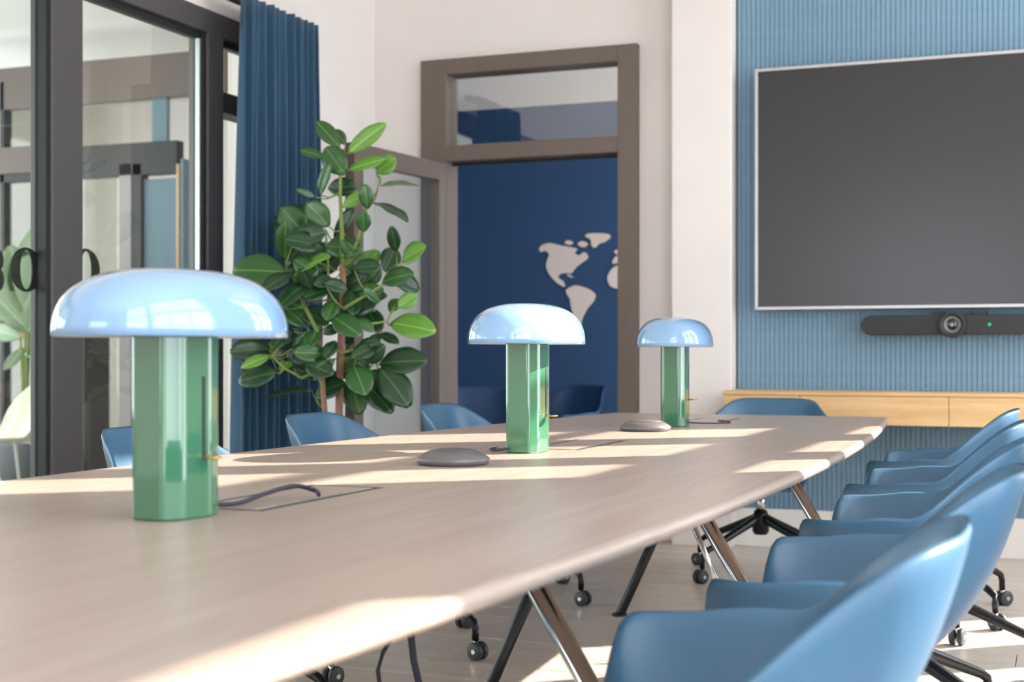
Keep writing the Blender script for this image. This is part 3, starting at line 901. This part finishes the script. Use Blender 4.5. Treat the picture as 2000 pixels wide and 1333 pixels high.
# ------------------------------------------------------------------ chairs
def shell_obj(m, arms=True, name='shell'):
    nphi, nr_ = 84, 12
    aX, bY, zs = 0.262, 0.245, 0.430
    bm_ = bmesh.new()
    angs = []
    # denser where the arm drops to the seat front
    for k in range(nphi):
        u = k / nphi
        angs.append(2 * PI * (u + 0.035 * math.sin(4 * PI * u) * -0.35))
    cen = bm_.verts.new((0, 0.0, zs - 0.022))
    rings = []
    for i in range(1, nr_ + 1):
        p = i / nr_
        th = p * PI / 2
        rho = math.sin(th) ** (2 / 2.8); eta = 1 - max(0.0, math.cos(th)) ** (2 / 2.8)
        ring = []
        for phi in angs:
            # phi = 0 at the back (-y), pi at the front
            ex = 3.2
            sx_, cy_ = math.sin(phi), -math.cos(phi)
            den = (abs(sx_) ** ex + abs(cy_) ** ex) ** (1 / ex)
            ox_, oy_ = aX * sx_ / den, bY * cy_ / den
            ap = abs(math.degrees(phi if phi <= PI else 2 * PI - phi))
            if arms:
                Hh = 0.622 + 0.178 * smoothstep(0.075, 0.244, -oy_) + 0.012 * smoothstep(0.1, -0.02, oy_) - 0.012
                front = smoothstep(128, 146, ap)
                Hh = Hh * (1 - front) + 0.428 * front
            else:
                back = 1 - smoothstep(38, 75, ap)
                Hh = 0.80 * back + 0.452 * (1 - back)
                front = smoothstep(120, 150, ap); Hh -= 0.02 * front
            el = max(0.0, (Hh - zs) / 0.355)
            fl_back = 0.095 * smoothstep(0.02, 0.24, -oy_) * (abs(cy_) / den)
            fl_side = 0.098 * min(1.0, abs(sx_) / den) * (1 - 0.9 * smoothstep(0.52, 0.95, el))
            fl_front = 0.02 * (cy_ > 0) * abs(cy_) / den
            fx = math.copysign(fl_side, ox_) * el ** 0.8 * eta * 1.4
            fy = (-fl_back if oy_ < 0 else fl_front) * el * eta
            dish = -0.022 * (1 - rho ** 2)
            z = zs + dish + (Hh - zs) * eta
            if front > 0.5 and arms: z = zs + dish * 0.6 - 0.02 * max(0, rho - 0.75) / 0.25
            ring.append(bm_.verts.new((ox_ * rho + fx, oy_ * rho + fy, z)))
        rings.append(ring)
    for k in range(nphi):
        bm_.faces.new((cen, rings[0][k], rings[0][(k + 1) % nphi]))
    for q_, s_ in zip(rings, rings[1:]):
        for k in range(nphi):
            bm_.faces.new((q_[k], s_[k], s_[(k + 1) % nphi], q_[(k + 1) % nphi]))
    o = obj(name, bm_, m, None, True)
    md = o.modifiers.new('t', 'SOLIDIFY'); md.thickness = 0.014; md.offset = 0.0
    md = o.modifiers.new('s', 'SUBSURF'); md.levels = 1; md.render_levels = 1
    baked(o)
    for f in o.data.polygons: f.use_smooth = True
    return o

def make_chair(m):
    root = empty('armchair')
    s = shell_obj(m); s.parent = root
    bm_ = bmesh.new()
    lathe(bm_, [(0.035, 0.362), (0.09, 0.380), (0.125, 0.393), (0.13, 0.402)], 24); obj('seat_mount', bm_, 'black_metal', root)
    bm_ = bmesh.new(); lathe(bm_, [(0.021, 0.27), (0.021, 0.38)], 16); obj('column', bm_, 'chrome', root)
    bs_ = empty('swivel_base'); bs_.parent = root
    bm_ = bmesh.new(); lathe(bm_, [(0.028, 0.185), (0.038, 0.20), (0.036, 0.27), (0.028, 0.295)], 20); obj('hub', bm_, 'black_metal', bs_)
    for k in range(4):
        a_ = PI / 4 + k * PI / 2
        d = Vector((math.cos(a_), math.sin(a_), 0))
        P = [d * 0.015 + Vector((0, 0, 0.262)), d * 0.06 + Vector((0, 0, 0.245)), d * 0.345 + Vector((0, 0, 0.140)), d * 0.373 + Vector((0, 0, 0.124)), d * 0.38 + Vector((0, 0, 0.10)), d * 0.38 + Vector((0, 0, 0.064))]
        bm_ = bmesh.new(); tube(bm_, P, [.023, .021, .0135, .0125, .012, .012], 10); obj('leg', bm_, 'black_metal', bs_)
        c_ = d * 0.39
        t_ = Vector((-d.y, d.x, 0))
        bm_ = bmesh.new()
        for s_ in (-1, 1):
            pr = [(0.010, 0.0), (0.027, 0.001), (0.030, 0.004), (0.030, 0.014), (0.027, 0.017), (0.008, 0.018)]
            n_ = 20
            loops = [[c_ + t_ * (s_ * (0.006 + h)) + d * (r * math.cos(2 * PI * j / n_)) + Vector((0, 0, 0.030 + r * math.sin(2 * PI * j / n_))) for j in range(n_)] for r, h in pr]
            loft(bm_, loops)
        obj('caster', bm_, 'wheel', bs_)
        bm_ = bmesh.new(); tube(bm_, [c_ - t_ * 0.026 + Vector((0, 0, .03)), c_ + t_ * .026 + Vector((0, 0, .03))], 0.008, 10)
        tube(bm_, [d * 0.38 + Vector((0, 0, .066)), c_ + Vector((0, 0, .032))], 0.008, 8)
        obj('caster_axle', bm_, 'chrome', bs_)
    return root

ch0 = make_chair('shell')
nv0 = None
G = 'blue armchairs around the meeting table'
spots = [
    ((-0.46, 1.80), 90, 20, 'blue moulded armchair nearest the camera, cut off by the lower right corner'),
    ((-0.42, 2.785), 90, 40, 'blue moulded armchair on the right side, second from the camera'),
    ((-0.43, 3.77), 90, 10, 'blue moulded armchair on the right side, third from the camera, middle of the row'),
    ((-0.47, 4.755), 90, 30, 'blue moulded armchair on the right side, fourth from the camera'),
    ((-0.53, 5.74), 90, 0, 'blue moulded armchair on the right side, farthest of its row, near the sideboard'),
    ((-2.20, 2.44), -90, 28, 'light blue chair back at the left edge of the picture, behind the table'),
    ((-2.20, 3.44), -90, 28, 'light blue armchair whose back shows on both sides of the nearest green lamp stem'),
    ((-2.19, 4.42), -90, 28, 'light blue armchair behind the table, in front of the rubber plant'),
    ((-2.19, 5.50), -90, 28, 'light blue armchair behind the table, in front of the open door leaf'),
    ((-1.32, 6.44), 180, 15, 'dark blue armchair at the far head of the table before the sideboard'),
]
for i, (p, r_, br, lab) in enumerate(spots):
    o = ch0 if i == 0 else copy_tree(ch0)
    o.location = (p[0], p[1], 0); o.rotation_euler = (0, 0, math.radians(r_))
    for c_ in o.children:
        if c_.name.startswith('swivel_base'): c_.rotation_euler = (0, 0, math.radians(br))
    tag(o, lab, 'chair', G)
# navy chairs in the room behind the door
nshell = shell_obj('shell_navy')
nme = nshell.data; bpy.data.objects.remove(nshell)
for (px_, Z_, r_, lab) in ((925, 8.9, 200, 'dark navy armchair in the next room, just inside the doorway on the left'), (1080, 9.65, 150, 'dark navy armchair in the next room below the map')):
    o = copy_tree(ch0); q_ = at(px_, 693, Z_)
    o.location = (q_.x, q_.y, 0); o.rotation_euler = (0, 0, math.radians(r_))
    for c_ in o.children:
        if c_.name.startswith('shell'): c_.data = nme
    tag(o, lab, 'chair', 'navy armchairs in the next room')
# mint chair in the hall
hc = at_y(-2, 900, 7.7); hc.z = 0
hch = tag(empty('hall_chair', hc, math.radians(150)), 'pale mint chair with white tube legs beyond the glass at the left edge', 'chair')
s = shell_obj('shell_mint', False); s.parent = hch
for sx_ in (-1, 1):
    for sy_ in (-1, 1):
        bm = bmesh.new(); tube(bm, [(sx_ * 0.08, sy_ * 0.07, 0.415), (sx_ * 0.17, sy_ * 0.15, 0.41), (sx_ * 0.20, sy_ * 0.18, 0.37), (sx_ * 0.25, sy_ * 0.24, 0.0)], 0.011, 8); obj('leg', bm, 'white', hch)
